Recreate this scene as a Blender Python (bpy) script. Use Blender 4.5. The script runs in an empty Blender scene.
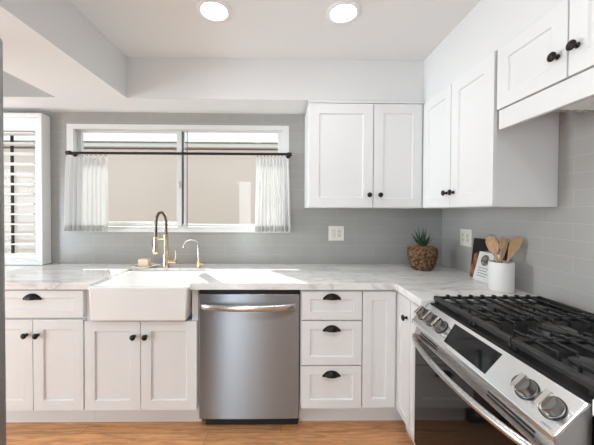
import bpy, bmesh, math, random
from mathutils import Vector, Matrix
random.seed(7)
C = bpy.context.scene.collection
SC = bpy.context.scene
PI = math.pi

# ------------------------------------------------------------------ camera
cam_d = bpy.data.cameras.new('camera')
cam = bpy.data.objects.new('camera', cam_d); C.objects.link(cam)
cam_d.sensor_width = 36.0
cam_d.lens = 287.26 / 594 * 36.0
cam_d.shift_x = (297 - 285.69) / 594
cam_d.shift_y = (215.5 - 222.5) / 594
cam_d.clip_start = 0.02
YAW, PITCH, ROLL = 0.0142, 0.0140, 0.0046
cam.matrix_world = (Matrix.Translation((0, -2.3555, 1.3445)) @ Matrix.Rotation(-YAW, 4, 'Z')
                    @ Matrix.Rotation(PI / 2 - PITCH, 4, 'X') @ Matrix.Rotation(ROLL, 4, 'Z'))
SC.camera = cam

# ------------------------------------------------------------------ world, sun, fill light, exposure
w = bpy.data.worlds.new('sky'); SC.world = w; w.use_nodes = True
bgn = w.node_tree.nodes['Background']
bgn.inputs[0].default_value = (0.86, 0.95, 1.0, 1)
bgn.inputs[1].default_value = 0.95

def light(name, kind, loc, direction, energy, color=(1, 1, 1), **kw):
    d = bpy.data.lights.new(name, kind); d.energy = energy; d.color = color
    for k, v in kw.items(): setattr(d, k, v)
    o = bpy.data.objects.new(name, d); C.objects.link(o)
    o.location = loc
    o.rotation_euler = Vector(direction).to_track_quat('-Z', 'Y').to_euler()
    return o
light('sun', 'SUN', (0, 5, 8), (0.47, -0.72, -1.0), 7.0, (1, 0.96, 0.91), angle=0.009)
# area fill added outside unseen openings behind the camera and in the nook
light('fill_light_rear', 'AREA', (-1.07, -5.09, 1.15), (0, 1, 0.35), 32, (0.82, 0.925, 1.0), shape='RECTANGLE', size=0.56, size_y=2.1)
light('fill_light_nook', 'AREA', (-5.09, -3.7, 1.25), (1, 0.0, 0.45), 120, (0.82, 0.925, 1.0), shape='RECTANGLE', size=2.2, size_y=2.0)
light('fill_light_side', 'AREA', (-5.09, -0.36, 1.25), (1, -0.14, 0.05), 78, (0.82, 0.925, 1.0), shape='RECTANGLE', size=0.62, size_y=2.0)
vs = SC.view_settings
vs.view_transform = 'Standard'; vs.look = 'None'; vs.gamma = 1.0; vs.use_curve_mapping = False
vs.exposure = 0.54

# ------------------------------------------------------------------ materials
def mat(name, color, rough=0.5, metal=0.0, spec=0.5, **kw):
    m = bpy.data.materials.new(name); m.use_nodes = True
    b = m.node_tree.nodes['Principled BSDF']
    b.inputs['Base Color'].default_value = (*color, 1)
    b.inputs['Roughness'].default_value = rough
    b.inputs['Metallic'].default_value = metal
    b.inputs['Specular IOR Level'].default_value = spec
    for k, v in kw.items(): b.inputs[k].default_value = v
    return m
def nt(m):
    n = m.node_tree
    return n, n.nodes, n.links, n.nodes['Principled BSDF']
def add(nodes, typ, **kw):
    n = nodes.new(typ)
    for k, v in kw.items(): setattr(n, k, v)
    return n
def bump_noise(m, scale, strength, dist=0.002, stretch=(1, 1, 1)):
    n, N, L, b = nt(m)
    tc = add(N, 'ShaderNodeTexCoord'); mp = add(N, 'ShaderNodeMapping'); mp.inputs['Scale'].default_value = stretch
    no = add(N, 'ShaderNodeTexNoise'); no.inputs['Scale'].default_value = scale; no.inputs['Detail'].default_value = 4
    bu = add(N, 'ShaderNodeBump'); bu.inputs['Strength'].default_value = strength; bu.inputs['Distance'].default_value = dist
    L.new(tc.outputs['Object'], mp.inputs[0]); L.new(mp.outputs[0], no.inputs[0])
    L.new(no.outputs[0], bu.inputs['Height']); L.new(bu.outputs[0], b.inputs['Normal'])
    return m
def vary(m, c1, c2, scale, stretch=(1, 1, 1), lo=.35, hi=.65, detail=5, distortion=0.0):
    n, N, L, b = nt(m)
    tc = add(N, 'ShaderNodeTexCoord'); mp = add(N, 'ShaderNodeMapping'); mp.inputs['Scale'].default_value = stretch
    no = add(N, 'ShaderNodeTexNoise'); no.inputs['Scale'].default_value = scale; no.inputs['Detail'].default_value = detail
    no.inputs['Distortion'].default_value = distortion
    rp = add(N, 'ShaderNodeValToRGB')
    rp.color_ramp.elements[0].position = lo; rp.color_ramp.elements[0].color = (*c1, 1)
    rp.color_ramp.elements[1].position = hi; rp.color_ramp.elements[1].color = (*c2, 1)
    L.new(tc.outputs['Object'], mp.inputs[0]); L.new(mp.outputs[0], no.inputs[0])
    L.new(no.outputs[0], rp.inputs[0]); L.new(rp.outputs[0], b.inputs['Base Color'])
    return m

M = {}
M['paint'] = bump_noise(mat('ceiling_paint', (0.82, 0.82, 0.82), 0.7, spec=0.2), 180, 0.05)
M['wallpaint'] = bump_noise(mat('wall_paint', (0.78, 0.78, 0.78), 0.7, spec=0.2), 180, 0.05)
M['greypaint'] = bump_noise(mat('grey_wall_paint', (0.36, 0.36, 0.36), 0.7, spec=0.2), 180, 0.05)
M['nookdarken'] = bump_noise(mat('nook_darkening_grey', (0.42, 0.418, 0.41), 0.7, spec=0.2), 180, 0.05)  # darker copy of the wall paint, tones down the overlit nook soffit
M['cab'] = bump_noise(mat('cabinet_paint', (0.80, 0.80, 0.80), 0.32, spec=0.4), 60, 0.02)
M['trimw'] = mat('white_vinyl', (0.78, 0.78, 0.77), 0.35)
M['shutter'] = mat('shutter_white', (0.82, 0.815, 0.81), 0.4)
M['black'] = mat('oil_rubbed_black', (0.018, 0.015, 0.013), 0.38, metal=0.6)
M['rod'] = mat('rod_black', (0.02, 0.018, 0.017), 0.45, metal=0.5)
M['porcelain'] = mat('porcelain', (0.90, 0.895, 0.885), 0.12)
M['brass'] = mat('brass', (0.74, 0.57, 0.38), 0.24, metal=1.0)
M['bronze'] = mat('dark_spring', (0.20, 0.165, 0.13), 0.3, metal=1.0)
M['chrome'] = mat('chrome', (0.75, 0.74, 0.72), 0.12, metal=1.0)
M['glassblack'] = mat('black_glass', (0.006, 0.005, 0.005), 0.05, spec=0.3)
M['enamel'] = mat('black_enamel', (0.011, 0.011, 0.0115), 0.34, spec=0.25)
M['iron'] = bump_noise(mat('cast_iron', (0.020, 0.0195, 0.0195), 0.26, spec=0.5), 300, 0.12, 0.0006)
M['dark'] = mat('dark_void', (0.012, 0.012, 0.012), 0.7)
M['rubber'] = mat('grey_seal', (0.10, 0.10, 0.10), 0.6)
M['plate'] = mat('switch_plate', (0.80, 0.765, 0.68), 0.35)
M['plate2'] = mat('switch_insert', (0.70, 0.67, 0.59), 0.35)
M['lampwhite'] = mat('lamp_trim', (0.85, 0.85, 0.84), 0.5)
M['knobsteel'] = mat('knob_steel', (0.20, 0.198, 0.195), 0.36, metal=1.0)
M['slot'] = mat('slot_shadow', (0.20, 0.185, 0.16), 0.6)
M['capsteel'] = mat('cap_steel', (0.27, 0.268, 0.265), 0.4, metal=1.0)
M['crock'] = bump_noise(mat('matte_crock', (0.80, 0.79, 0.77), 0.45), 40, 0.05)
M['leaf'] = vary(mat('leaf', (0.02, 0.05, 0.02), 0.4), (0.012, 0.032, 0.02), (0.05, 0.085, 0.045), 40)
M['wood_a'] = vary(mat('beech', (0.5, 0.3, 0.15), 0.5), (0.50, 0.29, 0.15), (0.62, 0.40, 0.23), 30, (8, 8, 1))
M['wood_b'] = vary(mat('bamboo', (0.5, 0.3, 0.15), 0.5), (0.48, 0.29, 0.14), (0.60, 0.39, 0.21), 30, (8, 8, 1))
M['soap'] = mat('soap', (0.74, 0.64, 0.50), 0.6)
M['dish'] = mat('dish_cream', (0.78, 0.70, 0.58), 0.2)
M['bookdark'] = mat('book_cover_dark', (0.020, 0.017, 0.016), 0.35)
M['paper'] = mat('paper', (0.82, 0.81, 0.79), 0.6)
M['ink'] = mat('ink_grey', (0.22, 0.22, 0.23), 0.6)
M['bowlgrey'] = vary(mat('photo_grey', (.2, .2, .2), 0.4), (0.05, 0.045, 0.04), (0.36, 0.33, 0.30), 60)
M['salmon'] = vary(mat('photo_orange', (.4, .15, .06), 0.4), (0.16, 0.05, 0.025), (0.52, 0.23, 0.12), 35)
M['slate'] = vary(mat('photo_blue', (.2, .22, .26), 0.4), (0.10, 0.11, 0.13), (0.30, 0.32, 0.36), 50)
M['steel_dark'] = mat('fridge_side', (0.30, 0.295, 0.29), 0.35, metal=0.8)
M['burner'] = mat('burner_metal', (0.10, 0.10, 0.10), 0.35, metal=0.8)
M['gold_print'] = mat('print_grey', (0.35, 0.35, 0.36), 0.5)

# brushed steel
def brushed(name, color, rough, aniso, stretch, rot=0.0):
    m = mat(name, color, rough, metal=1.0)
    n, N, L, b = nt(m)
    b.inputs['Anisotropic'].default_value = aniso
    b.inputs['Anisotropic Rotation'].default_value = rot
    tc = add(N, 'ShaderNodeTexCoord'); mp = add(N, 'ShaderNodeMapping'); mp.inputs['Scale'].default_value = stretch
    no = add(N, 'ShaderNodeTexNoise'); no.inputs['Scale'].default_value = 60; no.inputs['Detail'].default_value = 3
    mr = add(N, 'ShaderNodeMapRange'); mr.inputs[3].default_value = rough - 0.04; mr.inputs[4].default_value = rough + 0.05
    L.new(tc.outputs['Object'], mp.inputs[0]); L.new(mp.outputs[0], no.inputs[0]); L.new(no.outputs[0], mr.inputs[0])
    L.new(mr.outputs[0], b.inputs['Roughness'])
    return m
M['steel'] = brushed('brushed_steel', (0.56, 0.55, 0.54), 0.27, 0.0, (1, 1, 40))
def steel_front():
    m = brushed('dishwasher_steel', (0.33, 0.352, 0.38), 0.40, 0.0, (1, 1, 40))
    n, N, L, b = nt(m)
    b.inputs['Anisotropic'].default_value = 0.93
    tg = add(N, 'ShaderNodeCombineXYZ'); tg.inputs[2].default_value = 1.0
    L.new(tg.outputs[0], b.inputs['Tangent'])
    return m
M['dwsteel'] = steel_front()
M['panelsteel'] = brushed('range_steel', (0.85, 0.85, 0.85), 0.22, 0.0, (1, 40, 1))

# marble worktop
def marble():
    m = mat('marble_top', (.8, .8, .78), 0.16)
    n, N, L, b = nt(m)
    tc = add(N, 'ShaderNodeTexCoord')
    mp = add(N, 'ShaderNodeMapping'); mp.inputs['Scale'].default_value = (0.7, 2.3, 1.0); mp.inputs['Rotation'].default_value = (0, 0, 0.10)
    L.new(tc.outputs['Object'], mp.inputs[0])
    n1 = add(N, 'ShaderNodeTexNoise'); n1.inputs['Scale'].default_value = 2.6; n1.inputs['Detail'].default_value = 8
    n1.inputs['Roughness'].default_value = 0.62; n1.inputs['Distortion'].default_value = 1.6
    L.new(mp.outputs[0], n1.inputs[0])
    r1 = add(N, 'ShaderNodeValToRGB'); cr = r1.color_ramp
    cr.elements[0].position = 0.30; cr.elements[0].color = (0.56, 0.552, 0.54, 1)
    cr.elements[1].position = 0.60; cr.elements[1].color = (0.86, 0.855, 0.845, 1)
    e = cr.elements.new(0.44); e.color = (0.77, 0.763, 0.752, 1)
    L.new(n1.outputs[0], r1.inputs[0])
    n2 = add(N, 'ShaderNodeTexNoise'); n2.inputs['Scale'].default_value = 1.7; n2.inputs['Detail'].default_value = 10; n2.inputs['Distortion'].default_value = 2.5
    L.new(mp.outputs[0], n2.inputs[0])
    r2 = add(N, 'ShaderNodeValToRGB'); cr = r2.color_ramp
    cr.elements[0].position = 0.475; cr.elements[0].color = (0, 0, 0, 1)
    cr.elements[1].position = 0.535; cr.elements[1].color = (0, 0, 0, 1)
    e = cr.elements.new(0.505); e.color = (0.45, 0.45, 0.45, 1)
    L.new(n2.outputs[0], r2.inputs[0])
    mx = add(N, 'ShaderNodeMix', data_type='RGBA')
    L.new(r2.outputs[0], mx.inputs[0]); L.new(r1.outputs[0], mx.inputs[6]); mx.inputs[7].default_value = (0.40, 0.385, 0.37, 1)
    L.new(mx.outputs[2], b.inputs['Base Color'])
    return m
M['marble'] = marble()

# stacked glass tile; axis = which object coordinate runs along the wall
def tiles(name, axis, col, col2, grout, off):
    m = mat(name, col, 0.22, spec=0.35)
    n, N, L, b = nt(m)
    tc = add(N, 'ShaderNodeTexCoord'); sp = add(N, 'ShaderNodeSeparateXYZ'); cb = add(N, 'ShaderNodeCombineXYZ')
    L.new(tc.outputs['Object'], sp.inputs[0])
    ax = add(N, 'ShaderNodeMath', operation='ADD'); ax.inputs[1].default_value = off
    az = add(N, 'ShaderNodeMath', operation='ADD'); az.inputs[1].default_value = -0.9144 + 0.0762 * 20
    L.new(sp.outputs[axis], ax.inputs[0]); L.new(sp.outputs[2], az.inputs[0])
    L.new(ax.outputs[0], cb.inputs[0]); L.new(az.outputs[0], cb.inputs[1])
    br = add(N, 'ShaderNodeTexBrick'); br.offset = 0.5
    br.inputs['Scale'].default_value = 1.0
    br.inputs['Brick Width'].default_value = 0.305; br.inputs['Row Height'].default_value = 0.0762
    br.inputs['Mortar Size'].default_value = 0.0016; br.inputs['Mortar Smooth'].default_value = 0.2
    br.inputs['Color1'].default_value = (*col, 1); br.inputs['Color2'].default_value = (*col2, 1); br.inputs['Mortar'].default_value = (*grout, 1)
    L.new(cb.outputs[0], br.inputs[0]); L.new(br.outputs['Color'], b.inputs['Base Color'])
    bu = add(N, 'ShaderNodeBump'); bu.invert = True; bu.inputs['Strength'].default_value = 0.4; bu.inputs['Distance'].default_value = 0.001
    L.new(br.outputs['Fac'], bu.inputs['Height']); L.new(bu.outputs[0], b.inputs['Normal'])
    return m
M['tile_back'] = tiles('grey_tile_back', 0, (0.36, 0.353, 0.335), (0.375, 0.368, 0.35), (0.435, 0.43, 0.41), 3.51)
M['tile_right'] = tiles('grey_tile_right', 1, (0.43, 0.418, 0.40), (0.445, 0.433, 0.415), (0.51, 0.50, 0.48), 6.10)  # same tile as the back wall, colour lightened to offset weaker light here

def oak():
    m = mat('oak_floor', (.4, .22, .1), 0.35, spec=0.4)
    n, N, L, b = nt(m)
    tc = add(N, 'ShaderNodeTexCoord')
    br = add(N, 'ShaderNodeTexBrick'); br.offset = 0.37; br.inputs['Scale'].default_value = 1.0
    br.inputs['Brick Width'].default_value = 1.2; br.inputs['Row Height'].default_value = 0.125
    br.inputs['Mortar Size'].default_value = 0.0012
    br.inputs['Color1'].default_value = (0.74, 0.395, 0.19, 1); br.inputs['Color2'].default_value = (0.61, 0.31, 0.145, 1); br.inputs['Mortar'].default_value = (0.27, 0.13, 0.06, 1)
    L.new(tc.outputs['Object'], br.inputs[0])
    mp = add(N, 'ShaderNodeMapping'); mp.inputs['Scale'].default_value = (1.0, 11.0, 1.0)
    L.new(tc.outputs['Object'], mp.inputs[0])
    no = add(N, 'ShaderNodeTexNoise'); no.inputs['Scale'].default_value = 4.5; no.inputs['Detail'].default_value = 9; no.inputs['Roughness'].default_value = 0.65; no.inputs['Distortion'].default_value = 1.0
    L.new(mp.outputs[0], no.inputs[0])
    rp = add(N, 'ShaderNodeValToRGB'); rp.color_ramp.elements[0].position = 0.33; rp.color_ramp.elements[0].color = (0.62, 0.58, 0.55, 1)
    rp.color_ramp.elements[1].position = 0.66; rp.color_ramp.elements[1].color = (1.25, 1.25, 1.22, 1)
    L.new(no.outputs[0], rp.inputs[0])
    mx = add(N, 'ShaderNodeMix', data_type='RGBA', blend_type='MULTIPLY'); mx.inputs[0].default_value = 1.0
    L.new(br.outputs['Color'], mx.inputs[6]); L.new(rp.outputs[0], mx.inputs[7]); L.new(mx.outputs[2], b.inputs['Base Color'])
    return m
M['oak'] = oak()

def glass():
    m = bpy.data.materials.new('clear_glass'); m.use_nodes = True
    n = m.node_tree; N = n.nodes; L = n.links; N.remove(N['Principled BSDF'])
    out = N['Material Output']
    tr = add(N, 'ShaderNodeBsdfTransparent'); tr.inputs[0].default_value = (0.95, 0.97, 0.96, 1)
    gl = add(N, 'ShaderNodeBsdfGlossy'); gl.inputs['Roughness'].default_value = 0.02
    lw = add(N, 'ShaderNodeLayerWeight'); lw.inputs[0].default_value = 0.5
    pw = add(N, 'ShaderNodeMath', operation='POWER'); pw.inputs[1].default_value = 5.0
    fr = add(N, 'ShaderNodeMath', operation='MULTIPLY_ADD'); fr.inputs[1].default_value = 0.7; fr.inputs[2].default_value = 0.012
    mx = add(N, 'ShaderNodeMixShader')
    L.new(lw.outputs['Facing'], pw.inputs[0]); L.new(pw.outputs[0], fr.inputs[0])
    L.new(fr.outputs[0], mx.inputs[0]); L.new(tr.outputs[0], mx.inputs[1]); L.new(gl.outputs[0], mx.inputs[2]); L.new(mx.outputs[0], out.inputs[0])
    return m
M['glass'] = glass()

def sheer(name, col, open_):
    m = bpy.data.materials.new(name); m.use_nodes = True
    n = m.node_tree; N = n.nodes; L = n.links; N.remove(N['Principled BSDF'])
    out = N['Material Output']
    df = add(N, 'ShaderNodeBsdfDiffuse'); df.inputs[0].default_value = (*col, 1)
    tl = add(N, 'ShaderNodeBsdfTranslucent'); tl.inputs[0].default_value = (*col, 1)
    tr = add(N, 'ShaderNodeBsdfTransparent')
    m1 = add(N, 'ShaderNodeMixShader'); m1.inputs[0].default_value = 0.22
    m2 = add(N, 'ShaderNodeMixShader'); m2.inputs[0].default_value = open_
    L.new(df.outputs[0], m1.inputs[1]); L.new(tl.outputs[0], m1.inputs[2])
    L.new(m1.outputs[0], m2.inputs[1]); L.new(tr.outputs[0], m2.inputs[2]); L.new(m2.outputs[0], out.inputs[0])
    return m
M['sheer'] = sheer('linen_sheer', (0.84, 0.84, 0.84), 0.14)
M['hem'] = sheer('linen_hem', (0.68, 0.675, 0.665), 0.04)

def lamp_glow(strength):
    m = bpy.data.materials.new('lamp_lens'); m.use_nodes = True
    b = m.node_tree.nodes['Principled BSDF']
    b.inputs['Base Color'].default_value = (0.9, 0.9, 0.9, 1)
    b.inputs['Emission Color'].default_value = (1, 0.985, 0.95, 1); b.inputs['Emission Strength'].default_value = strength
    return m
M['lens'] = lamp_glow(9.0)

def basket():
    m = mat('woven_husk', (.2, .1, .05), 0.85, spec=0.2)
    n, N, L, b = nt(m)
    tc = add(N, 'ShaderNodeTexCoord')
    vo = add(N, 'ShaderNodeTexVoronoi'); vo.inputs['Scale'].default_value = 75
    no = add(N, 'ShaderNodeTexNoise'); no.inputs['Scale'].default_value = 55; no.inputs['Detail'].default_value = 5
    L.new(tc.outputs['Object'], vo.inputs[0]); L.new(tc.outputs['Object'], no.inputs[0])
    rp = add(N, 'ShaderNodeValToRGB'); rp.color_ramp.elements[0].position = .38; rp.color_ramp.elements[0].color = (0.055, 0.027, 0.013, 1)
    rp.color_ramp.elements[1].position = .66; rp.color_ramp.elements[1].color = (0.27, 0.155, 0.08, 1)
    L.new(no.outputs[0], rp.inputs[0]); L.new(rp.outputs[0], b.inputs['Base Color'])
    bu = add(N, 'ShaderNodeBump'); bu.inputs['Strength'].default_value = 0.9; bu.inputs['Distance'].default_value = 0.006
    L.new(vo.outputs[0], bu.inputs['Height']); L.new(bu.outputs[0], b.inputs['Normal'])
    return m
M['husk'] = basket()
M['moss'] = vary(mat('dry_moss', (.2, .1, .05), 0.9), (0.10, 0.045, 0.02), (0.38, 0.22, 0.11), 90)
M['stucco'] = bump_noise(mat('stucco', (0.78, 0.655, 0.59), 0.9, spec=0.1), 60, 0.2)
M['eave'] = mat('eave_paint', (0.80, 0.75, 0.71), 0.7)
M['concrete'] = vary(mat('concrete', (.6, .6, .6), 0.9), (0.36, 0.35, 0.34), (0.44, 0.43, 0.42), 3)
M['roofing'] = vary(mat('roofing', (.3, .25, .2), 0.9), (0.25, 0.21, 0.18), (0.36, 0.31, 0.27), 9)

# ------------------------------------------------------------------ helpers
def obj(name, bm, m, parent=None, origin=(0, 0, 0), bevel=0.0, smooth=False, seg=2, angle=35):
    """bm in world coordinates -> one mesh object whose own origin is `origin`"""
    bmesh.ops.recalc_face_normals(bm, faces=bm.faces)
    me = bpy.data.meshes.new(name); bm.to_mesh(me); bm.free()
    if parent is not None: origin = parent_world(parent)
    o = bpy.data.objects.new(name, me); C.objects.link(o)
    me.transform(Matrix.Translation(-Vector(origin)))
    if parent is not None:
        o.parent = parent
    else:
        o.location = origin
    me.materials.append(m)
    if smooth:
        for p in me.polygons: p.use_smooth = True
        try:
            me.set_sharp_from_angle(angle=math.radians(angle))
        except Exception: pass
    if bevel:
        md = o.modifiers.new('edge', 'BEVEL'); md.width = bevel; md.segments = seg; md.limit_method = 'ANGLE'; md.angle_limit = math.radians(40)
        md.harden_normals = False
    return o
def parent_world(p):
    v = Vector((0, 0, 0))
    while p is not None:
        v += p.location; p = p.parent
    return v
def thing(name, label, cat, loc, group=None):
    o = bpy.data.objects.new(name, None); C.objects.link(o); o.location = loc
    o.empty_display_size = 0.05
    return tag(o, label, cat, group)
def tag(o, label, cat, group=None):
    o['label'] = label; o['category'] = cat
    if group: o['group'] = group
    return o
def struct(name, bm, m, **kw):
    o = obj(name, bm, m, **kw)
    if o.parent is None: o['kind'] = 'structure'
    return o
def dup(root, loc, label=None):
    r = root.copy(); C.objects.link(r); r.location = loc
    if label: r['label'] = label
    def rec(src, dst):
        for ch in src.children:
            if ch.name not in C.objects: continue
            c = ch.copy(); C.objects.link(c); c.parent = dst; rec(ch, c)
    rec(root, r)
    return r

def box(bm, x0, x1, y0, y1, z0, z1):
    vs_ = [bm.verts.new((x, y, z)) for z in (z0, z1) for y in (y0, y1) for x in (x0, x1)]
    for f in ((0, 1, 3, 2), (4, 5, 7, 6), (0, 1, 5, 4), (2, 3, 7, 6), (0, 2, 6, 4), (1, 3, 7, 5)):
        bm.faces.new([vs_[i] for i in f])
    return bm
def bx(*a): return box(bmesh.new(), *a)
def prism(bm, poly, fn, a, b):
    """polygon of 2D points swept from a to b; fn(p,t)->3D"""
    r0 = [bm.verts.new(fn(p, a)) for p in poly]; r1 = [bm.verts.new(fn(p, b)) for p in poly]
    n = len(poly)
    bm.faces.new(r0); bm.faces.new(list(reversed(r1)))
    for i in range(n): bm.faces.new((r0[i], r0[(i + 1) % n], r1[(i + 1) % n], r1[i]))
    return bm
def tube(bm, pts, rad, seg=10, closed=False):
    pts = [Vector(p) for p in pts]; n = len(pts)
    rads = rad if isinstance(rad, (list, tuple)) else [rad] * n
    rings = []; up = None
    for i, p in enumerate(pts):
        if closed: t = (pts[(i + 1) % n] - pts[i - 1])
        else: t = (pts[min(i + 1, n - 1)] - pts[max(i - 1, 0)])
        t.normalize()
        if up is None:
            up = Vector((0, 0, 1)) if abs(t.z) < .9 else Vector((1, 0, 0))
        u = up - t * up.dot(t)
        if u.length < 1e-5: u = t.orthogonal()
        u.normalize(); v = t.cross(u); up = u
        rings.append([bm.verts.new(p + (u * math.cos(2 * PI * k / seg) + v * math.sin(2 * PI * k / seg)) * rads[i]) for k in range(seg)])
    m = n if closed else n - 1
    for i in range(m):
        a, b = rings[i], rings[(i + 1) % n]
        for k in range(seg): bm.faces.new((a[k], a[(k + 1) % seg], b[(k + 1) % seg], b[k]))
    if not closed:
        bm.faces.new(rings[0]); bm.faces.new(list(reversed(rings[-1])))
    return bm
def lathe(bm, prof, base=(0, 0, 0), axis=(0, 0, 1), seg=24):
    ax = Vector(axis).normalized(); u = ax.orthogonal().normalized(); v = ax.cross(u); base = Vector(base)
    rings = []
    for r, h in prof:
        if r < 1e-6: rings.append([bm.verts.new(base + ax * h)])
        else: rings.append([bm.verts.new(base + ax * h + (u * math.cos(2 * PI * k / seg) + v * math.sin(2 * PI * k / seg)) * r) for k in range(seg)])
    for a, b in zip(rings, rings[1:]):
        for k in range(seg):
            k2 = (k + 1) % seg
            if len(a) == 1 and len(b) == 1: continue
            if len(a) == 1: bm.faces.new((a[0], b[k], b[k2]))
            elif len(b) == 1: bm.faces.new((a[k], a[k2], b[0]))
            else: bm.faces.new((a[k], a[k2], b[k2], b[k]))
    if len(rings[0]) > 1: bm.faces.new(list(reversed(rings[0])))
    if len(rings[-1]) > 1: bm.faces.new(rings[-1])
    return bm
class Frame:
    """front plane of a cabinet run: u to the viewer's right, w up, d out of the plane"""
    def __init__(s, o, eu, en): s.o = Vector(o); s.u = Vector(eu); s.n = Vector(en)
    def p(s, u, w, d=0.0): return s.o + s.u * u + Vector((0, 0, w)) + s.n * d
    def box(s, bm, u0, u1, w0, w1, d0, d1):
        v = [bm.verts.new(s.p(u, w, d)) for w in (w0, w1) for d in (d0, d1) for u in (u0, u1)]
        for f in ((0, 1, 3, 2), (4, 5, 7, 6), (0, 1, 5, 4), (2, 3, 7, 6), (0, 2, 6, 4), (1, 3, 7, 5)):
            bm.faces.new([v[i] for i in f])
        return bm
    def shaker(s, u0, u1, w0, w1, t=0.020, st=0.062, rec=0.009, rail=None):
        bm = bmesh.new(); rail = st if rail is None else rail
        def rect(a, b, c, d_, dd): return [bm.verts.new(s.p(*q, dd)) for q in ((a, c), (b, c), (b, d_), (a, d_))]
        back = rect(u0, u1, w0, w1, 0); out = rect(u0, u1, w0, w1, t)
        i1 = rect(u0 + st, u1 - st, w0 + rail, w1 - rail, t)
        i2 = rect(u0 + st + .004, u1 - st - .004, w0 + rail + .004, w1 - rail - .004, t - rec)
        bm.faces.new(back)
        for A, B in ((back, out), (out, i1), (i1, i2)):
            for k in range(4): bm.faces.new((A[k], A[(k + 1) % 4], B[(k + 1) % 4], B[k]))
        bm.faces.new(i2)
        return bm
BACK = Frame((0, -0.60, 0), (1, 0, 0), (0, -1, 0))         # base run under the window, door backs at y=-0.60
XF = 0.705
RIGHT = Frame((XF + .02, 0, 0), (0, -1, 0), (-1, 0, 0))    # base run on the right, u = -y
UBACK = Frame((0, -0.31, 0), (1, 0, 0), (0, -1, 0))
URIGHT = Frame((1.017, 0, 0), (0, -1, 0), (-1, 0, 0))

def knob(F, u, w, t, parent):
    bm = bmesh.new()
    lathe(bm, [(.009, 0), (.010, .002), (.0065, .006), (.006, .013), (.011, .017), (.0165, .021), (.017, .025), (.013, .029), (.006, .031), (0, .0315)], F.p(u, w, t), F.n, 20)
    return obj('knob', bm, M['black'], parent, smooth=True)
def cup_pull(F, u, w, t, parent, W=0.104, H=0.032, D=0.026):
    """half-dome bin pull, open underneath"""
    bm = bmesh.new(); nu, nv = 18, 8; grid = []
    for i in range(nu + 1):
        a = -1 + 2 * i / nu
        k = max(0.0, 1 - abs(a) ** 2.2) ** 0.95
        row = []
        for j in range(nv + 1):
            b = (PI / 2) * j / nv
            row.append(bm.verts.new(F.p(u + a * W / 2 * 0.94, w + 0.002 + k * H * math.cos(b), t + 0.0015 + k * D * math.sin(b))))
        grid.append(row)
    for i in range(nu):
        for j in range(nv):
            bm.faces.new((grid[i][j], grid[i + 1][j], grid[i + 1][j + 1], grid[i][j + 1]))
    bmesh.ops.remove_doubles(bm, verts=bm.verts, dist=1e-6)
    # back flange following the dome, with little ears
    n = 20; rim = []
    for i in range(n + 1):
        a = -1 + 2 * i / n
        k = max(0.0, 1 - abs(a) ** 2.2) ** 0.95
        rim.append((u + a * W / 2 * 1.06, w + 0.006 + k * (H - 0.002)))
    rim = [(u - W / 2 * 1.06, w - .003)] + rim + [(u + W / 2 * 1.06, w - .003)]
    prism(bm, rim, lambda p, d: F.p(p[0], p[1], t + d), 0, 0.003)
    return obj('cup_pull', bm, M['black'], parent, smooth=True)

# ------------------------------------------------------------------ room shell
XR, YB, XL, YF, ZC = 1.3266, 0.0, -5.0, -5.0, 2.428
ZS = 2.14                       # underside of the soffits
struct('floor', bx(XL - .1, XR + .1, YF - .1, .12, -.06, 0), M['oak'])
struct('ceiling', bx(XL - .1, XR + .1, YF - .1, .12, ZC, ZC + .08), M['paint'])
# back wall with the two window openings
WX0, WX1, WZ0, WZ1 = -1.74, 0.058, 1.172, 2.045
NX0, NX1, NZ0, NZ1 = -2.95, -1.93, 0.93, 2.03
bm = bmesh.new()
for x0, x1, z0, z1 in ((XL - .1, NX0, 0, ZC), (NX0, NX1, 0, NZ0), (NX0, NX1, NZ1, ZC), (NX1, WX0, 0, ZC),
                       (WX0, WX1, 0, WZ0), (WX0, WX1, WZ1, ZC), (WX1, XR + .1, 0, ZC)):
    box(bm, x0, x1, 0, .12, z0, z1)
struct('wall_back', bm, M['tile_back'])
struct('wall_right', bx(XR, XR + .1, YF - .1, 0, 0, ZC), M['tile_right'])
# unseen walls: rear one greyed for the dishwasher reflection, nook openings added for light
bm = bmesh.new()
for x0, x1, z0, z1 in ((XL - .1, -1.40, 0, ZC), (-1.40, -.74, 0, .10), (-1.40, -.74, 2.2, ZC), (-.74, XR + .1, 0, ZC)):
    box(bm, x0, x1, YF - .1, YF, z0, z1)
struct('wall_front', bm, M['greypaint'])
bm = bmesh.new()
for y0, y1, z0, z1 in ((YF, -4.85, 0, ZC), (-4.85, -2.55, 0, .2), (-4.85, -2.55, 2.3, ZC), (-2.55, -.72, 0, ZC), (-.72, 0, 0, .2), (-.72, 0, 2.3, ZC), (0, .12, 0, ZC)):
    box(bm, XL - .1, XL, y0, y1, z0, z1)
struct('wall_left', bm, M['wallpaint'])
bm = bmesh.new()
for x in (-1.40, -.80): box(bm, x, x + .06, YF - .07, YF - .02, .10, 2.2)
box(bm, -1.40, -.74, YF - .07, YF - .02, .10, .16); box(bm, -1.40, -.74, YF - .07, YF - .02, 2.14, 2.2)
struct('window_3', bm, M['trimw'])  # rear opening placed to give the dishwasher its bright streak
bm = bmesh.new()
for y in (-4.85, -3.73, -2.61): box(bm, XL - .07, XL - .02, y, y + .06, .2, 2.3)
box(bm, XL - .07, XL - .02, -4.85, -2.55, .2, .26); box(bm, XL - .07, XL - .02, -4.85, -2.55, 2.24, 2.3)
struct('added_window_4', bm, M['trimw'])  # unseen frame around an opening added for fill light
bm = bmesh.new()
for y in (-.72, -.06): box(bm, XL - .07, XL - .02, y, y + .06, .2, 2.3)
box(bm, XL - .07, XL - .02, -.72, 0, .2, .26); box(bm, XL - .07, XL - .02, -.72, 0, 2.24, 2.3)
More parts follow.
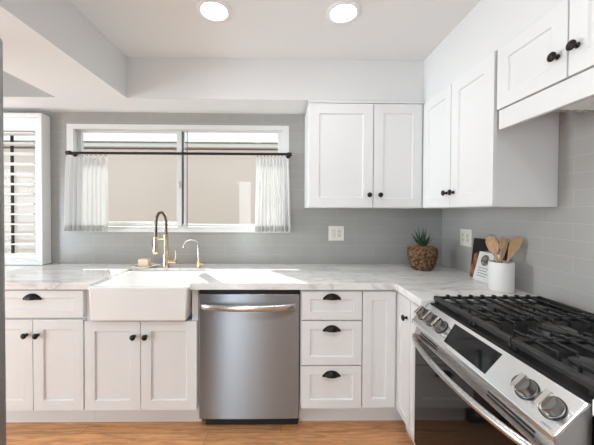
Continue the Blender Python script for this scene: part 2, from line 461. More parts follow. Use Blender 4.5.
struct('added_window_5', bm, M['trimw'])  # frame of another added opening, there to light the right wall
# soffits
struct('trim_1', bx(XL, XR, -.30, 0, ZS, ZC), M['wallpaint'])                 # over the window run
struct('soffit_darkener', bx(XL, -1.593, -.3025, -.3002, ZS + .001, ZC - .001), M['nookdarken'])   # grey sheet added to darken the overlit soffit face above the nook window
struct('trim_2', bx(1.013, XR, -3.4, -.30, ZS - .03, ZC), M['wallpaint'])     # over the wall cabinets on the right
struct('trim_3', bx(-1.592, -1.098, YF, -.30, ZS, ZC), M['wallpaint'])        # beam on the left

struct('nook_light_blocker', bx(XL, -1.592, -1.30, -1.20, 1.97, ZC), M['wallpaint'])      # unseen beam added to block nook light from the soffit face

# ------------------------------------------------------------------ window over the sink
win = bmesh.new()
def ring(bm, x0, x1, z0, z1, t, y0, y1, tb=None, tt=None):
    tb = t if tb is None else tb; tt = t if tt is None else tt
    box(bm, x0, x0 + t, y0, y1, z0, z1); box(bm, x1 - t, x1, y0, y1, z0, z1)
    box(bm, x0 + t, x1 - t, y0, y1, z1 - tt, z1); box(bm, x0 + t, x1 - t, y0, y1, z0, z0 + tb)
ring(win, WX0, WX1, WZ0, WZ1, .056, -.004, .022, .045, .040)
ring(win, WX0 + .022, WX1 - .022, WZ0, WZ1 - .010, .026, .022, .10, .045, .026)
w1 = struct('window_1', win, M['trimw'], bevel=.003)
sash = bmesh.new()
ring(sash, WX0 + .048, -.815, WZ0 + .045, WZ1 - .036, .030, .056, .085, .034, .014)
obj('fixed_sash', sash, M['trimw'], w1, bevel=.002)
sash = bmesh.new()
ring(sash, -.865, WX1 - .048, WZ0 + .045, WZ1 - .036, .044, .024, .052, .020, .012)
obj('sliding_sash', sash, M['trimw'], w1, bevel=.002)
sp = bmesh.new(); box(sp, -.822, -.816, .020, .054, WZ0 + .05, WZ1 - .045); box(sp, -.7805, -.777, .020, .03, WZ0 + .05, WZ1 - .045)
obj('weather_strip', sp, M['rubber'], w1)
obj('latch', bx(-.852, -.838, .008, .024, 1.53, 1.59), M['trimw'], w1, bevel=.003)
obj('window_glass', bx(WX0 + .07, -.835, .068, .072, WZ0 + .07, WZ1 - .045), M['glass'], w1)
obj('window_glass', bx(-.830, WX1 - .08, .036, .040, WZ0 + .06, WZ1 - .045), M['glass'], w1)
obj('sill', bx(WX0, WX1, -.016, -.004, WZ0, WZ0 + .028), M['trimw'], w1, bevel=.003)

# nook window behind the louvred shutter
nw = bmesh.new(); ring(nw, NX0, NX1, NZ0, NZ1, .05, .03, .10)
w2 = struct('window_2', nw, M['trimw'], bevel=.003)
for x in (-2.228, -2.60): obj('mullion', bx(x, x + .011, .04, .06, NZ0 + .05, NZ1 - .05), M['dark'], w2)
obj('window_glass', bx(NX0 + .05, NX1 - .05, .063, .067, NZ0 + .05, NZ1 - .05), M['glass'], w2)

sh = thing('window_shutter', 'white plantation shutter with open horizontal louvers in the left window', 'shutter', (-2.40, -.09, .914))
SX0, SX1, SZ0, SZ1 = -2.96, -1.866, .917, 2.100
fr = bmesh.new(); ring(fr, SX0, SX1, SZ0, SZ1, .030, -.09, -.002)
obj('frame', fr, M['shutter'], sh, bevel=.004)
fr = bmesh.new(); ring(fr, SX0 + .03, SX1 - .03, SZ0 + .03, SZ1 - .03, .036, -.074, -.044, .012)
# top rail is deeper
box(fr, SX0 + .06, SX1 - .06, -.074, -.044, SZ1 - .135, SZ1 - .06)
obj('panel_rails', fr, M['shutter'], sh, bevel=.003)
zl = SZ1 - .155
while zl > SZ0 + .05:
    b_ = bmesh.new(); pr = []
    for k in range(14):
        a = 2 * PI * k / 14; px, pz = .036 * math.cos(a), .0062 * math.sin(a)
        th = math.radians(-7); pr.append((px * math.cos(th) - pz * math.sin(th), px * math.sin(th) + pz * math.cos(th)))
    prism(b_, pr, lambda p, t: (t, -.059 + p[0], zl + p[1]), SX0 + .067, SX1 - .067)
    obj('louver', b_, M['shutter'], sh, smooth=True)
    zl -= .079

# outside, seen through the panes
struct('ground', bx(-14, 14, .12, 16, -.35, -.25), M['concrete'])
nb = thing('neighbor_house', 'beige stucco house wall beyond the window glass', 'house', (-1, 3.2, -.25))
obj('wall', bx(-9, 7, 3.2, 3.5, -.25, 2.52), M['stucco'], nb)
ev = bmesh.new(); box(ev, -9, 7, 3.10, 3.5, 2.555, 2.62); obj('eave', ev, M['eave'], nb)
rf = bmesh.new(); prism(rf, [(3.08, 2.622), (3.08, 2.645), (6.5, 3.05), (6.5, 3.0)], lambda p, t: (t, p[0], p[1]), -9, 7)
obj('roof', rf, M['roofing'], nb)
# our own roof overhang shades the head of the window
struct('trim_4', bx(-5.2, 1.8, .12, .42, 2.37, 2.50), M['eave'])
struct('roof', bx(-5.2, 1.8, -5.4, .42, 2.52, 2.60), M['roofing'])

# ------------------------------------------------------------------ curtain rod and cafe curtains
RY, RZ = -.070, 1.797
rod = thing('curtain_rod', 'thin black curtain rod across the window over the sink', 'curtain rod', (-.81, RY, RZ))
obj('pole', tube(bmesh.new(), [(-1.655, RY, RZ), (.040, RY, RZ + .002)], .0105, 12), M['rod'], rod, smooth=True)
for x, sgn in ((-1.655, -1), (.040, 1)):
    obj('finial', lathe(bmesh.new(), [(.010, 0), (.0165, .004), (.0165, .034), (.012, .038), (0, .038)], (x, RY, RZ), (sgn, 0, 0), 18), M['rod'], rod, smooth=True)
    b_ = tube(bmesh.new(), [(x + sgn * .012, RY, RZ - .004), (x + sgn * .012, -.005, RZ - .004)], .006, 8)
    lathe(b_, [(.017, 0), (.017, .005), (0, .005)], (x + sgn * .012, -.004, RZ - .004), (0, -1, 0), 14)
    obj('bracket', b_, M['rod'], rod, smooth=True)

def cafe_curtain(x0, x1, xb0, xb1, label, seed):
    rng = random.Random(seed)
    t = thing('cafe_curtain', label, 'curtain', ((x0 + x1) / 2, RY, 1.18), 'cafe curtains at the sink window')
    zt, zb, zh = 1.765, 1.180, 1.228
    N = 150; Z = 26; ph = [rng.uniform(0, 6.28) for _ in range(5)]
    nf = 9
    def pt(s, v):
        xa = x0 + (x1 - x0) * s; xb = xb0 + (xb1 - xb0) * (s + .018 * math.sin(9 * s + ph[0]))
        e = v ** 0.8
        x = xa + (xb - xa) * e
        amp = .017 + .012 * v
        y = RY + amp * math.sin(2 * PI * nf * s + 1.5 * math.sin(6 * s + ph[1]) + .7 * math.sin(13 * s + ph[4]) + .5 * v * math.sin(7 * s + ph[2])) + .006 * v * math.sin(2 * PI * 21 * s + ph[3])
        if v < .12: y = RY + (y - RY) * (0.45 + .55 * v / .12)
        return x, y
    def sheet(z0, z1, off=0):
        bm = bmesh.new(); g = []
        for i in range(N + 1):
            row = []
            for j in range(Z + 1):
                z = z0 + (z1 - z0) * j / Z
                v = (zt - z) / (zt - zb)
                x, y = pt(i / N, v)
                sc = .010 * math.sin(2 * PI * nf * i / N) * max(0, 1 - v * 9)
                row.append(bm.verts.new((x, y - off, z + sc)))
            g.append(row)
        for i in range(N):
            for j in range(Z): bm.faces.new((g[i][j], g[i + 1][j], g[i + 1][j + 1], g[i][j + 1]))
        return bm
    obj('panel', sheet(zt, zb), M['sheer'], t, smooth=True, angle=180)
    hm = obj('hem', sheet(zh, zb + .002, .002), M['hem'], t, smooth=True, angle=180)
    for k in range(nf):
        s = (k + .25) / nf
        x, y = pt(s, 0)
        if not (-1.65 < x < .035): continue
        c = [(x, RY + .0145 * math.cos(a), RZ - .006 + .0150 * math.sin(a)) for a in [2 * PI * q / 16 for q in range(16)]]
        obj('curtain_ring', tube(bmesh.new(), c, .0016, 6, True), M['rod'], t, smooth=True)
    return t
cafe_curtain(-1.690, -1.362, -1.705, -1.350, 'sheer white cafe curtain with grey hem at the left side of the window', 3)
cafe_curtain(-.200, .052, -.212, .078, 'sheer white cafe curtain at the right side of the window, beside the wall cabinet', 11)

# ------------------------------------------------------------------ base cabinets
ZT = 0.872       # top of boxes
def base_body(F, u0, u1, parent, depth=.585, toe=True, z0=.118):
    obj('body', F.box(bmesh.new(), u0, u1, z0, ZT, -depth, -.001), M['cab'], parent, bevel=.0015)
    if toe: obj('toe_kick', F.box(bmesh.new(), u0, u1, 0, z0 - .0005, -depth, -.070), M['cab'], parent)
G = .0018
def cab_drawer(F, u0, u1, w0, w1, parent, pull_w=None, st=.052, rail=None, pull=True):
    d = obj('drawer', F.shaker(u0 + G, u1 - G, w0 + G, w1 - G, st=st, rail=rail), M['cab'], parent, bevel=.0014)
    if pull: cup_pull(F, (u0 + u1) / 2, pull_w, .020, d)
    return d
def cab_door(F, u0, u1, w0, w1, parent, kn=None, st=.060):
    d = obj('door', F.shaker(u0 + G, u1 - G, w0 + G, w1 - G, st=st), M['cab'], parent, bevel=.0014)
    if kn: knob(F, kn[0], kn[1], .020, d)
    return d
TOE_B = -.53
c = thing('base_cabinet', 'white base cabinet with one wide drawer over two doors, left of the sink', 'cabinet', (-1.49, -.3, 0))
base_body(BACK, -1.795, -1.1885, c, z0=.136)
cab_drawer(BACK, -1.793, -1.190, .698, .866, c, .811, rail=.045)
cab_door(BACK, -1.793, -1.491, .136, .690, c, (-1.526, .598))
cab_door(BACK, -1.491, -1.190, .136, .690, c, (-1.458, .597))
c = thing('base_cabinet', 'white base cabinet at the far left end of the worktop, mostly hidden by the refrigerator', 'cabinet', (-2.2, -.3, 0))
base_body(BACK, -2.60, -1.7965, c, z0=.136)
cab_drawer(BACK, -2.60, -1.7975, .698, .866, c, .811, rail=.045)
cab_door(BACK, -2.60, -2.20, .136, .690, c, (-2.235, .598)); cab_door(BACK, -2.20, -1.7975, .136, .690, c, (-2.165, .598))

c = thing('base_cabinet', 'white two-door base cabinet under the farmhouse sink', 'cabinet', (-.848, -.3, 0))
bm = bmesh.new()   # cut down for the apron
BACK.box(bm, -1.1865, -.506, .136, .660, -.585, -.001)
BACK.box(bm, -1.1865, -1.142, .660, ZT, -.585, -.001); BACK.box(bm, -.545, -.506, .660, ZT, -.585, -.001)
BACK.box(bm, -1.142, -.545, .660, ZT, -.585, -.560)
obj('body', bm, M['cab'], c, bevel=.0015)
obj('toe_kick', BACK.box(bmesh.new(), -1.1865, -.506, 0, .1355, -.585, -.070), M['cab'], c)
cab_door(BACK, -1.185, -.848, .134, .679, c, (-.885, .588)); cab_door(BACK, -.848, -.509, .134, .679, c, (-.815, .588))

c = thing('base_cabinet', 'white base cabinet with a stack of three drawers, right of the dishwasher', 'cabinet', (.31, -.3, 0))
base_body(BACK, .118, .4945, c, z0=.140)
for w0, w1, pw, rl in ((.684, .862, .812, .05), (.407, .680, .618, .05), (.140, .403, .340, .052)):
    cab_drawer(BACK, .123, .4935, w0, w1, c, pw, rail=rl)
c = thing('base_cabinet', 'white corner base cabinet with a narrow plain door and no knob, facing the camera', 'cabinet', (.8, -.3, 0))
base_body(BACK, .4955, 1.32, c, z0=.142)
cab_door(BACK, .4965, XF - .004, .142, .862, c, None, .055)
c = thing('base_cabinet', 'white base cabinet between the corner and the range, with one round knob', 'cabinet', (1.0, -.76, 0))
obj('body', RIGHT.box(bmesh.new(), .6025, .956, .142, ZT, -.595, -.001), M['cab'], c, bevel=.0015)
obj('toe_kick', RIGHT.box(bmesh.new(), .6025, .956, 0, .1415, -.595, -.050), M['cab'], c)
cab_door(RIGHT, .626, .802, .142, .862, c, (.764, .752), .042)
cab_door(RIGHT, .806, .954, .142, .862, c, None, .036)
c = thing('base_cabinet', 'white base cabinet nearer than the range, at the right photo edge', 'cabinet', (1.0, -2.05, 0))
R2 = Frame((.745, 0, 0), (0, -1, 0), (-1, 0, 0))
obj('body', R2.box(bmesh.new(), 1.708, 2.40, .142, ZT, -.575, -.001), M['cab'], c, bevel=.0015)
obj('toe_kick', R2.box(bmesh.new(), 1.708, 2.40, 0, .1415, -.575, -.050), M['cab'], c)
cab_door(R2, 1.710, 2.05, .142, .862, c, (2.015, .75)); cab_door(R2, 2.05, 2.398, .142, .862, c, (2.085, .75))

# ------------------------------------------------------------------ worktop (L with sink cut-out, strip behind the range)
CT0, CT1 = .874, .914
outline = [(-2.62, -.002), (-2.62, -.642), (-1.134, -.642), (-1.134, -.195), (-.548, -.195), (-.548, -.642), (.686, -.642),
           (.686, -.959), (1.296, -.959), (1.296, -1.696), (XR - .002, -1.696), (XR - .002, -.002)]
def slab(pts, z0, z1):
    bm = bmesh.new()
    a = [bm.verts.new((x, y, z0)) for x, y in pts]; b = [bm.verts.new((x, y, z1)) for x, y in pts]
    bm.faces.new(a); bm.faces.new(b)
    for i in range(len(pts)):
        j = (i + 1) % len(pts); bm.faces.new((a[i], a[j], b[j], b[i]))
    return bm
tag(obj('countertop', slab(outline, CT0, CT1), M['marble'], bevel=.004), 'L-shaped white marble countertop with soft grey veins around the sink', 'countertop')
tag(obj('countertop', bx(.722, XR - .002, -2.42, -1.704, CT0, CT1), M['marble'], bevel=.004), 'marble countertop piece at the right edge, on the near side of the range', 'countertop')

# ------------------------------------------------------------------ farmhouse sink
sk = thing('farmhouse_sink', 'white apron-front farmhouse sink under the window', 'sink', (-.84, -.42, .69))
def sink_bm():
    bm = bmesh.new()
    X0, X1, Yf, Yb, Zt, Zb = -1.130, -.552, -.668, -.20, .8985, .695
    def rect(x0, x1, y0, y1, z): return [bm.verts.new(q) for q in ((x0, y0, z), (x1, y0, z), (x1, y1, z), (x0, y1, z))]
    tp = .011
    o0 = rect(X0 + tp, X1 - tp, Yf + .006, Yb, Zb); o1 = rect(X0, X1, Yf, Yb, Zt)
    i1 = rect(X0 + .026, X1 - .026, Yf + .030, Yb - .024, Zt); i2 = rect(X0 + .036, X1 - .036, Yf + .042, Yb - .034, Zb + .022)
    bm.faces.new(o0)
    for A, B in ((o0, o1), (o1, i1), (i1, i2)):
        for k in range(4): bm.faces.new((A[k], A[(k + 1) % 4], B[(k + 1) % 4], B[k]))
    bm.faces.new(i2)
    return bm
obj('basin', sink_bm(), M['porcelain'], sk, bevel=.009, seg=3)
obj('drain', lathe(bmesh.new(), [(.043, 0), (.043, .003), (.036, .004), (.030, .0015), (0, .001)], (-.84, -.40, .7172), (0, 0, 1), 24), M['chrome'], sk, smooth=True)

# ------------------------------------------------------------------ faucets
fx, fy = -.880, -.155
fa = thing('faucet', 'tall brass kitchen faucet with dark spring neck and pull-down spray head', 'faucet', (fx, fy, .914))
obj('base', lathe(bmesh.new(), [(.030, 0), (.030, .004), (.024, .008), (.0215, .012), (.0215, .10), (.018, .104), (.0165, .106), (.0165, .225), (.019, .228), (.019, .246), (.012, .252), (0, .252)], (fx, fy, .914), (0, 0, 1), 24), M['brass'], fa, smooth=True)
# lever
hb = tube(bmesh.new(), [(fx + .015, fy, .957), (fx + .075, fy, .957)], .0165, 16)
hd = obj('handle_valve', hb, M['brass'], fa, smooth=True, bevel=.002)
obj('lever', tube(bmesh.new(), [(fx + .065, fy, .965), (fx + .074, fy - .004, 1.00), (fx + .074, fy - .008, 1.045)], [.006, .0055, .005], 10), M['brass'], hd, smooth=True)
# spring gooseneck
arc = [(fx, fy, 1.16)]
for k in range(0, 31):
    a = PI * k / 30
    arc.append((fx - .029 + .029 * math.cos(a), fy - .002 - .04 * (1 - math.cos(a)) / 2, 1.250 + .085 * math.sin(a)))
arc += [(fx - .059, fy - .043, 1.20), (fx - .060, fy - .044, 1.145)]
obj('hose', tube(bmesh.new(), arc, .0085, 12), M['bronze'], fa, smooth=True)
# coil around the hose
pts = [Vector(p) for p in arc]; dense = []
for a, b in zip(pts, pts[1:]):
    n = max(2, int((b - a).length / .0012))
    for q in range(n): dense.append(a.lerp(b, q / n))
coil = []; s = 0; prev = dense[0]
for i, p in enumerate(dense):
    s += (p - prev).length; prev = p
    t = (dense[min(i + 1, len(dense) - 1)] - dense[max(i - 1, 0)]).normalized()
    u = Vector((0, 1, 0)); u = (u - t * u.dot(t)).normalized(); v = t.cross(u)
    a = 2 * PI * s / .0085
    coil.append(p + (u * math.cos(a) + v * math.sin(a)) * .0110)
obj('spring', tube(bmesh.new(), coil, .0024, 5), M['bronze'], fa, smooth=True)
hx, hy = fx - .060, fy - .044
obj('spray_head', lathe(bmesh.new(), [(.0, 0), (.021, 0), (.023, .006), (.0205, .03), (.0165, .06), (.0165, .115), (.013, .125), (.0, .125)], (hx, hy, 1.025), (0, 0, 1), 20), M['brass'], fa, smooth=True)
obj('spray_button', tube(bmesh.new(), [(hx - .018, hy - .006, 1.075), (hx - .021, hy - .007, 1.105), (hx - .018, hy - .006, 1.128)], .006, 8), M['bronze'], fa, smooth=True)
obj('holder_arm', tube(bmesh.new(), [(fx, fy, 1.130), (hx + .012, hy + .006, 1.130)], .005, 8), M['brass'], fa, smooth=True)

wx, wy = -.628, -.180
wfa = thing('water_filter_faucet', 'slim gooseneck drinking water faucet right of the tall brass faucet', 'faucet', (wx, wy, .914))
obj('base', lathe(bmesh.new(), [(.021, 0), (.021, .004), (.013, .008), (.013, .052), (.009, .056), (0, .056)], (wx, wy, .914), (0, 0, 1), 20), M['brass'], wfa, smooth=True)
g = [(wx, wy, .955), (wx, wy, 1.06)] + [(wx - .052 + .052 * math.cos(a), wy - .01 * (1 - math.cos(a)), 1.075 + .055 * math.sin(a)) for a in [PI * q / 18 * .93 for q in range(19)]]
g.append((g[-1][0] - .004, g[-1][1], g[-1][2] - .014))
obj('spout', tube(bmesh.new(), g, .0055, 10), M['chrome'], wfa, smooth=True)
obj('handle', tube(bmesh.new(), [(wx + .008, wy, .946), (wx + .042, wy, .946)], .0095, 12), M['brass'], wfa, smooth=True)

# soap dish and soap
sd = tag(obj('soap_dish', lathe(bmesh.new(), [(0, 0), (.058, 0), (.075, .006), (.088, .015), (.0865, .017), (.072, .0095), (0, .006)], (-1.050, -.145, .914), (0, 0, 1), 32), M['dish'], smooth=True), 'small cream oval dish on the counter behind the sink, holding soap', 'dish')
bm = bmesh.new(); prism(bm, [(-.006, -.018), (.045, -.012), (.048, .0), (.045, .012), (-.006, .018)], lambda p, t: (-.968 + p[0], -.160 + p[1], .928 + t + p[0] * .16), 0, .006)
obj('dish_handle', bm, M['dish'], sd, bevel=.002)
tag(obj('soap_bar', bx(-1.088, -1.010, -.170, -.118, .9205, .977), M['soap'], bevel=.006, seg=3), 'block of tan soap standing on the cream dish', 'soap')

# ------------------------------------------------------------------ dishwasher
dw = thing('dishwasher', 'stainless steel dishwasher with a bowed bar handle', 'dishwasher', (-.193, -.3, 0))
D0, D1 = -.499, .112
obj('body', bx(D0 + .006, D1 - .004, -.595, -.02, .085, .870), M['rubber'], dw)
obj('toe_plate', bx(D0 + .03, D1 - .006, -.565, -.545, .004, .090), M['dark'], dw)
bm = bmesh.new()
N = 20; prof = []
for i in range(N + 1):      # gentle crown across the door
    a = -1 + 2 * i / N; prof.append((D0 + .003 + (D1 - D0 - .004) * (a + 1) / 2, -.622 - .004 * (1 - abs(a) ** 3)))
poly = prof + [(D1 - .001, -.597), (D0 + .003, -.597)]
prism(bm, poly, lambda p, t: (p[0], p[1], t), .082, .845)
obj('door', bm, M['dwsteel'], dw, bevel=.003, smooth=True)
obj('control_strip', bx(D0 + .003, D1 - .001, -.618, -.59, .849, .866), M['enamel'], dw, bevel=.002)
pts = []
for i in range(33):
    a = -1 + 2 * i / 32
    pts.append((-.197 + a * .278, -.640 - .046 * (1 - a * a) ** .6, .775 - .0 * a))
def strap(bm, pts, h, t, drop=0.0):
    rings = []
    n = len(pts)
    for i, p in enumerate(pts):
        p = Vector(p); d = (Vector(pts[min(i + 1, n - 1)]) - Vector(pts[max(i - 1, 0)])).normalized()
        nn = Vector((d.y, -d.x, 0)); ring_ = []
        for k in range(12):
            a = 2 * PI * k / 12
            ring_.append(bm.verts.new(p + nn * (t * math.cos(a)) + Vector((0, 0, h * math.sin(a)))))
        rings.append(ring_)
    for a, b in zip(rings, rings[1:]):
        for k in range(12): bm.faces.new((a[k], a[(k + 1) % 12], b[(k + 1) % 12], b[k]))
    bm.faces.new(rings[0]); bm.faces.new(list(reversed(rings[-1])))
    return bm
bm = strap(bmesh.new(), pts, .018, .0075)
for x in (-.470, .076): box(bm, x - .008, x + .008, -.646, -.622, .764, .786)
obj('handle', bm, M['steel'], dw, smooth=True)

# ------------------------------------------------------------------ wall cabinets
def wall_cab(label, loc): return thing('wall_cabinet', label, 'cabinet', loc)
c = wall_cab('white two-door wall cabinet on the back wall, right of the window', (.6, -.15, 1.37))
obj('body', bx(.186, 1.012, -.309, -.002, 1.372, 2.112), M['cab'], c, bevel=.0015)
obj('crown', bx(.182, 1.010, -.325, -.302, 2.113, 2.130), M['cab'], c, bevel=.003)
cab_door(UBACK, .190, .646, 1.374, 2.108, c, (.616, 1.464), .070)
cab_door(UBACK, .648, .994, 1.374, 2.108, c, (.693, 1.464), .066)
c = wall_cab('white two-door wall cabinet on the right wall, in the corner before the range hood', (1.2, -.65, 1.37))
obj('body', bx(1.018, XR - .002, -.995, -.312, 1.372, 2.108), M['cab'], c, bevel=.0015)
cab_door(URIGHT, .334, .664, 1.374, 2.106, c, (.632, 1.460), .062)
cab_door(URIGHT, .666, 1.010, 1.374, 2.106, c, (.700, 1.460), .070)
c = wall_cab('short white two-door wall cabinet over the range hood', (1.2, -1.36, 1.73))
obj('body', bx(1.018, XR - .002, -1.692, -1.024, 1.818, 2.108), M['cab'], c, bevel=.0015)
cab_door(URIGHT, 1.026, 1.357, 1.818, 2.100, c, (1.322, 1.908), .062)
cab_door(URIGHT, 1.359, 1.690, 1.818, 2.100, c, (1.392, 1.910), .062)
obj('valance', bx(1.006, 1.026, -1.692, -1.030, 1.728, 1.816), M['cab'], c, bevel=.002)
hd = thing('range_hood', 'slim light grey range hood tucked under the short cabinet above the range', 'range hood', (1.18, -1.36, 1.74))
obj('shell', bx(1.032, XR - .004, -1.688, -1.20, 1.752, 1.815), M['steel'], hd, bevel=.002)
bm = bmesh.new(); ring_pts = [(1.036, -1.684), (1.31, -1.684), (1.31, -1.044), (1.036, -1.044)]
box(bm, 1.05, 1.30, -1.68, -1.25, 1.744, 1.751); obj('filter_panel', bm, M['lampwhite'], hd, bevel=.002)
obj('front_lip', bx(1.030, 1.042, -1.688, -1.20, 1.734, 1.751), M['enamel'], hd)
obj('lamp', lathe(bmesh.new(), [(.03, 0), (.03, .004), (0, .004)], (1.12, -1.36, 1.7435), (0, 0, -1), 20), M['lampwhite'], hd, smooth=True)

# ------------------------------------------------------------------ switch plates
o1 = thing('switch_plate', 'cream double switch and outlet plate on the back wall tiles, under the wall cabinet', 'outlet', (.450, -.003, 1.167))
obj('plate', bx(.386, .514, -.007, -.0005, 1.106, 1.228), M['plate'], o1, bevel=.003)
obj('rocker', bx(.409, .442, -.011, -.0065, 1.134, 1.200), M['plate2'], o1, bevel=.002)
oo = obj('receptacle', bx(.458, .491, -.009, -.0065, 1.134, 1.200), M['plate2'], o1, bevel=.002)
for z in (1.150, 1.182):
    for x in (.469, .480): obj('slot', bx(x - .0015, x + .0015, -.0097, -.0085, z - .006, z + .006), M['slot'], oo)
o2 = thing('outlet_plate', 'cream double outlet plate on the right wall tiles above the cookbook', 'outlet', (XR - .003, -.314, 1.162))
obj('plate', bx(XR - .007, XR - .0005, -.378, -.252, 1.102, 1.224), M['plate'], o2, bevel=.003)
for y in (-.289, -.341):
    oo = obj('receptacle', bx(XR - .010, XR - .0065, y - .016, y + .016, 1.130, 1.196), M['plate2'], o2, bevel=.002)
    for z in (1.146, 1.178):
        for dy in (-.006, .006): obj('slot', bx(XR - .0107, XR - .0095, y + dy - .0015, y + dy + .0015, z - .006, z + .006), M['slot'], oo)

# ------------------------------------------------------------------ recessed ceiling lights
def downlight(x, y, label, watt=6):
    t = thing('recessed_light', label, 'ceiling light', (x, y, ZC), 'recessed ceiling lights')
    obj('trim_ring', lathe(bmesh.new(), [(.092, 0), (.092, .004), (.085, .008), (.072, .009), (.068, .004), (.068, 0)], (x, y, ZC - .0005), (0, 0, -1), 40), M['lampwhite'], t, smooth=True)
    obj('lens', lathe(bmesh.new(), [(.0675, .0), (.0675, .004), (.04, .006), (0, .0065)], (x, y, ZC - .0005), (0, 0, -1), 40), M['lens'], t, smooth=True)
    light('downlight_beam', 'SPOT', (x, y, ZC - .03), (0, 0, -1), watt, (.95, .98, 1), spot_size=2.6, spot_blend=1.0, shadow_soft_size=.07)
    return t
downlight(-.368, -.785, 'round white recessed ceiling light, the left one over the sink')
downlight(.330, -.785, 'round white recessed ceiling light, the right one near the wall cabinets')
downlight(.330, -2.10, 'added recessed ceiling light out of view, above the aisle beside the range', 24)  # this and the next are unseen lamps added to brighten range and counter
downlight(-.368, -2.10, 'added recessed ceiling light out of view, above the aisle beside the refrigerator', 24)

# ------------------------------------------------------------------ refrigerator (edge of the photo)
rf = thing('refrigerator', 'dark stainless refrigerator edge along the left side of the photo', 'refrigerator', (-1.05, -1.98, 0))
obj('cabinet', bx(-1.50, -.785, -2.30, -1.660, .03, 1.755), M['steel_dark'], rf, bevel=.006)
obj('door', bx(-.782, -.692, -2.298, -1.985, .06, 1.775), M['steel_dark'], rf, bevel=.014, seg=3)
obj('door', bx(-.782, -.692, -1.980, -1.620, .06, 1.775), M['steel_dark'], rf, bevel=.014, seg=3)
for y in (-1.955, -2.01): obj('handle', tube(bmesh.new(), [(-.70, y, .75), (-.665, y, .77), (-.665, y, 1.55), (-.70, y, 1.57)], .009, 10), M['steel'], rf, smooth=True)
obj('foot', bx(-1.48, -.80, -2.28, -1.68, 0, .03), M['dark'], rf)

# ------------------------------------------------------------------ potted succulent
px, py = 1.052, -.228
pl = thing('potted_succulent', 'spiky green succulent in a round brown husk pot, in the counter corner', 'plant', (px, py, .914))
bm = bmesh.new()
prof = [(0, 0), (.060, 0), (.068, .006), (.090, .048), (.101, .095), (.103, .135), (.100, .160), (.097, .166), (.092, .158), (.0, .150)]
lathe(bm, prof, (px, py, .914), (0, 0, 1), 36)
bmesh.ops.subdivide_edges(bm, edges=bm.edges, cuts=2, use_grid_fill=True)
rng = random.Random(5)
for v in bm.verts:
    d = Vector((v.co.x - px, v.co.y - py, 0))
    if d.length > .05 and v.co.z > .92: v.co += d.normalized() * rng.uniform(-.0035, .0035); v.co.z += rng.uniform(-.002, .002)
obj('pot', bm, M['husk'], pl, smooth=True, angle=180)
bm = bmesh.new()
lathe(bm, [(.094, .0), (.090, .012), (.06, .022), (0, .026)], (px, py, .914 + .153), (0, 0, 1), 26)
bmesh.ops.subdivide_edges(bm, edges=bm.edges, cuts=1, use_grid_fill=True)
for v in bm.verts:
    if v.co.z > 1.07: v.co.z += rng.uniform(-.005, .007)
obj('moss', bm, M['moss'], pl, smooth=True, angle=180)
def succ_leaf(a, tilt, L, wd):
    bm = bmesh.new(); d = Vector((math.cos(a), math.sin(a), 0)); n = 9; rings = []
    side = Vector((-d.y, d.x, 0))
    for i in range(n + 1):
        t = i / n
        th = tilt * (.55 + .45 * t) * (1 - .25 * t)
        c_ = Vector((px, py, 1.078)) + d * (.008 + L * t * math.sin(th)) + Vector((0, 0, L * t * math.cos(th)))
        wv = wd * (1 - t ** 1.8) * (.75 + .5 * t * (1 - t) * 2) + .0006
        nrm = (Vector((0, 0, 1)) * math.sin(th) - d * math.cos(th))
        rings.append([bm.verts.new(c_ + side * wv * math.cos(q) + nrm * wv * (.45 if math.sin(q) < 0 else .12) * math.sin(q)) for q in [2 * PI * k / 10 for k in range(10)]])
    for A, B in zip(rings, rings[1:]):
        for k in range(10): bm.faces.new((A[k], A[(k + 1) % 10], B[(k + 1) % 10], B[k]))
    bm.faces.new(rings[0]); bm.faces.new(rings[-1])
    obj('leaf', bm, M['leaf'], pl, smooth=True)
for k in range(7): succ_leaf(.3 + 2 * PI * k / 7, .95, .105 + .014 * (k % 3), .0155)
for k in range(5): succ_leaf(.8 + 2 * PI * k / 5, .55, .125 + .014 * (k % 2), .0145)
for k in range(3): succ_leaf(.2 + 2 * PI * k / 3, .22, .150 + .015 * (k == 1), .010)

# ------------------------------------------------------------------ cookbook, leaflet, crock and utensils
def leaning(name, y0, y1, h, t, xbot, xtop, z, m, roll=0.0):
    """flat book leaning on the right wall; returns frame function (s along y 0..1, v up 0..1, d out)"""
    up = Vector((xtop - xbot, 0, math.sqrt(h * h - (xtop - xbot) ** 2))).normalized()
    al = Vector((0, -1, 0)); nn = al.cross(up).normalized()
    if nn.x > 0: nn = -nn
    ca, sa = math.cos(roll), math.sin(roll)
    al2 = al * ca + up * sa; up2 = up * ca - al * sa
    o = Vector((xbot, y0, z))
    W = y0 - y1
    f = lambda s, v, d: o + al2 * (s * W) + up2 * (v * h) + nn * d
    bm = bmesh.new(); V = [bm.verts.new(f(s, v, d)) for v in (0, 1) for d in (0, t) for s in (0, 1)]
    for q in ((0, 1, 3, 2), (4, 5, 7, 6), (0, 1, 5, 4), (2, 3, 7, 6), (0, 2, 6, 4), (1, 3, 7, 5)): bm.faces.new([V[i] for i in q])
    return bm, f
def decal(f, pts, d0, d1):
    bm = bmesh.new(); return prism(bm, pts, lambda p, d: f(p[0], p[1], d), d0, d1)
bm, f = leaning('cookbook', -.445, -.725, .258, .016, 1.283, 1.3085, .9155, None)
bk = thing('cookbook', 'dark cookbook with an orange food photo, leaning on the right wall behind the crock', 'book', (1.262, -.575, .914))
obj('cover', bm, M['bookdark'], bk, bevel=.0015)
obj('food_photo', decal(f, [(.005, .02), (.30, .02), (.30, .42), (.22, .56), (.16, .66), (.09, .60), (.06, .40), (.005, .22)], .0161, .0168), M['salmon'], bk)
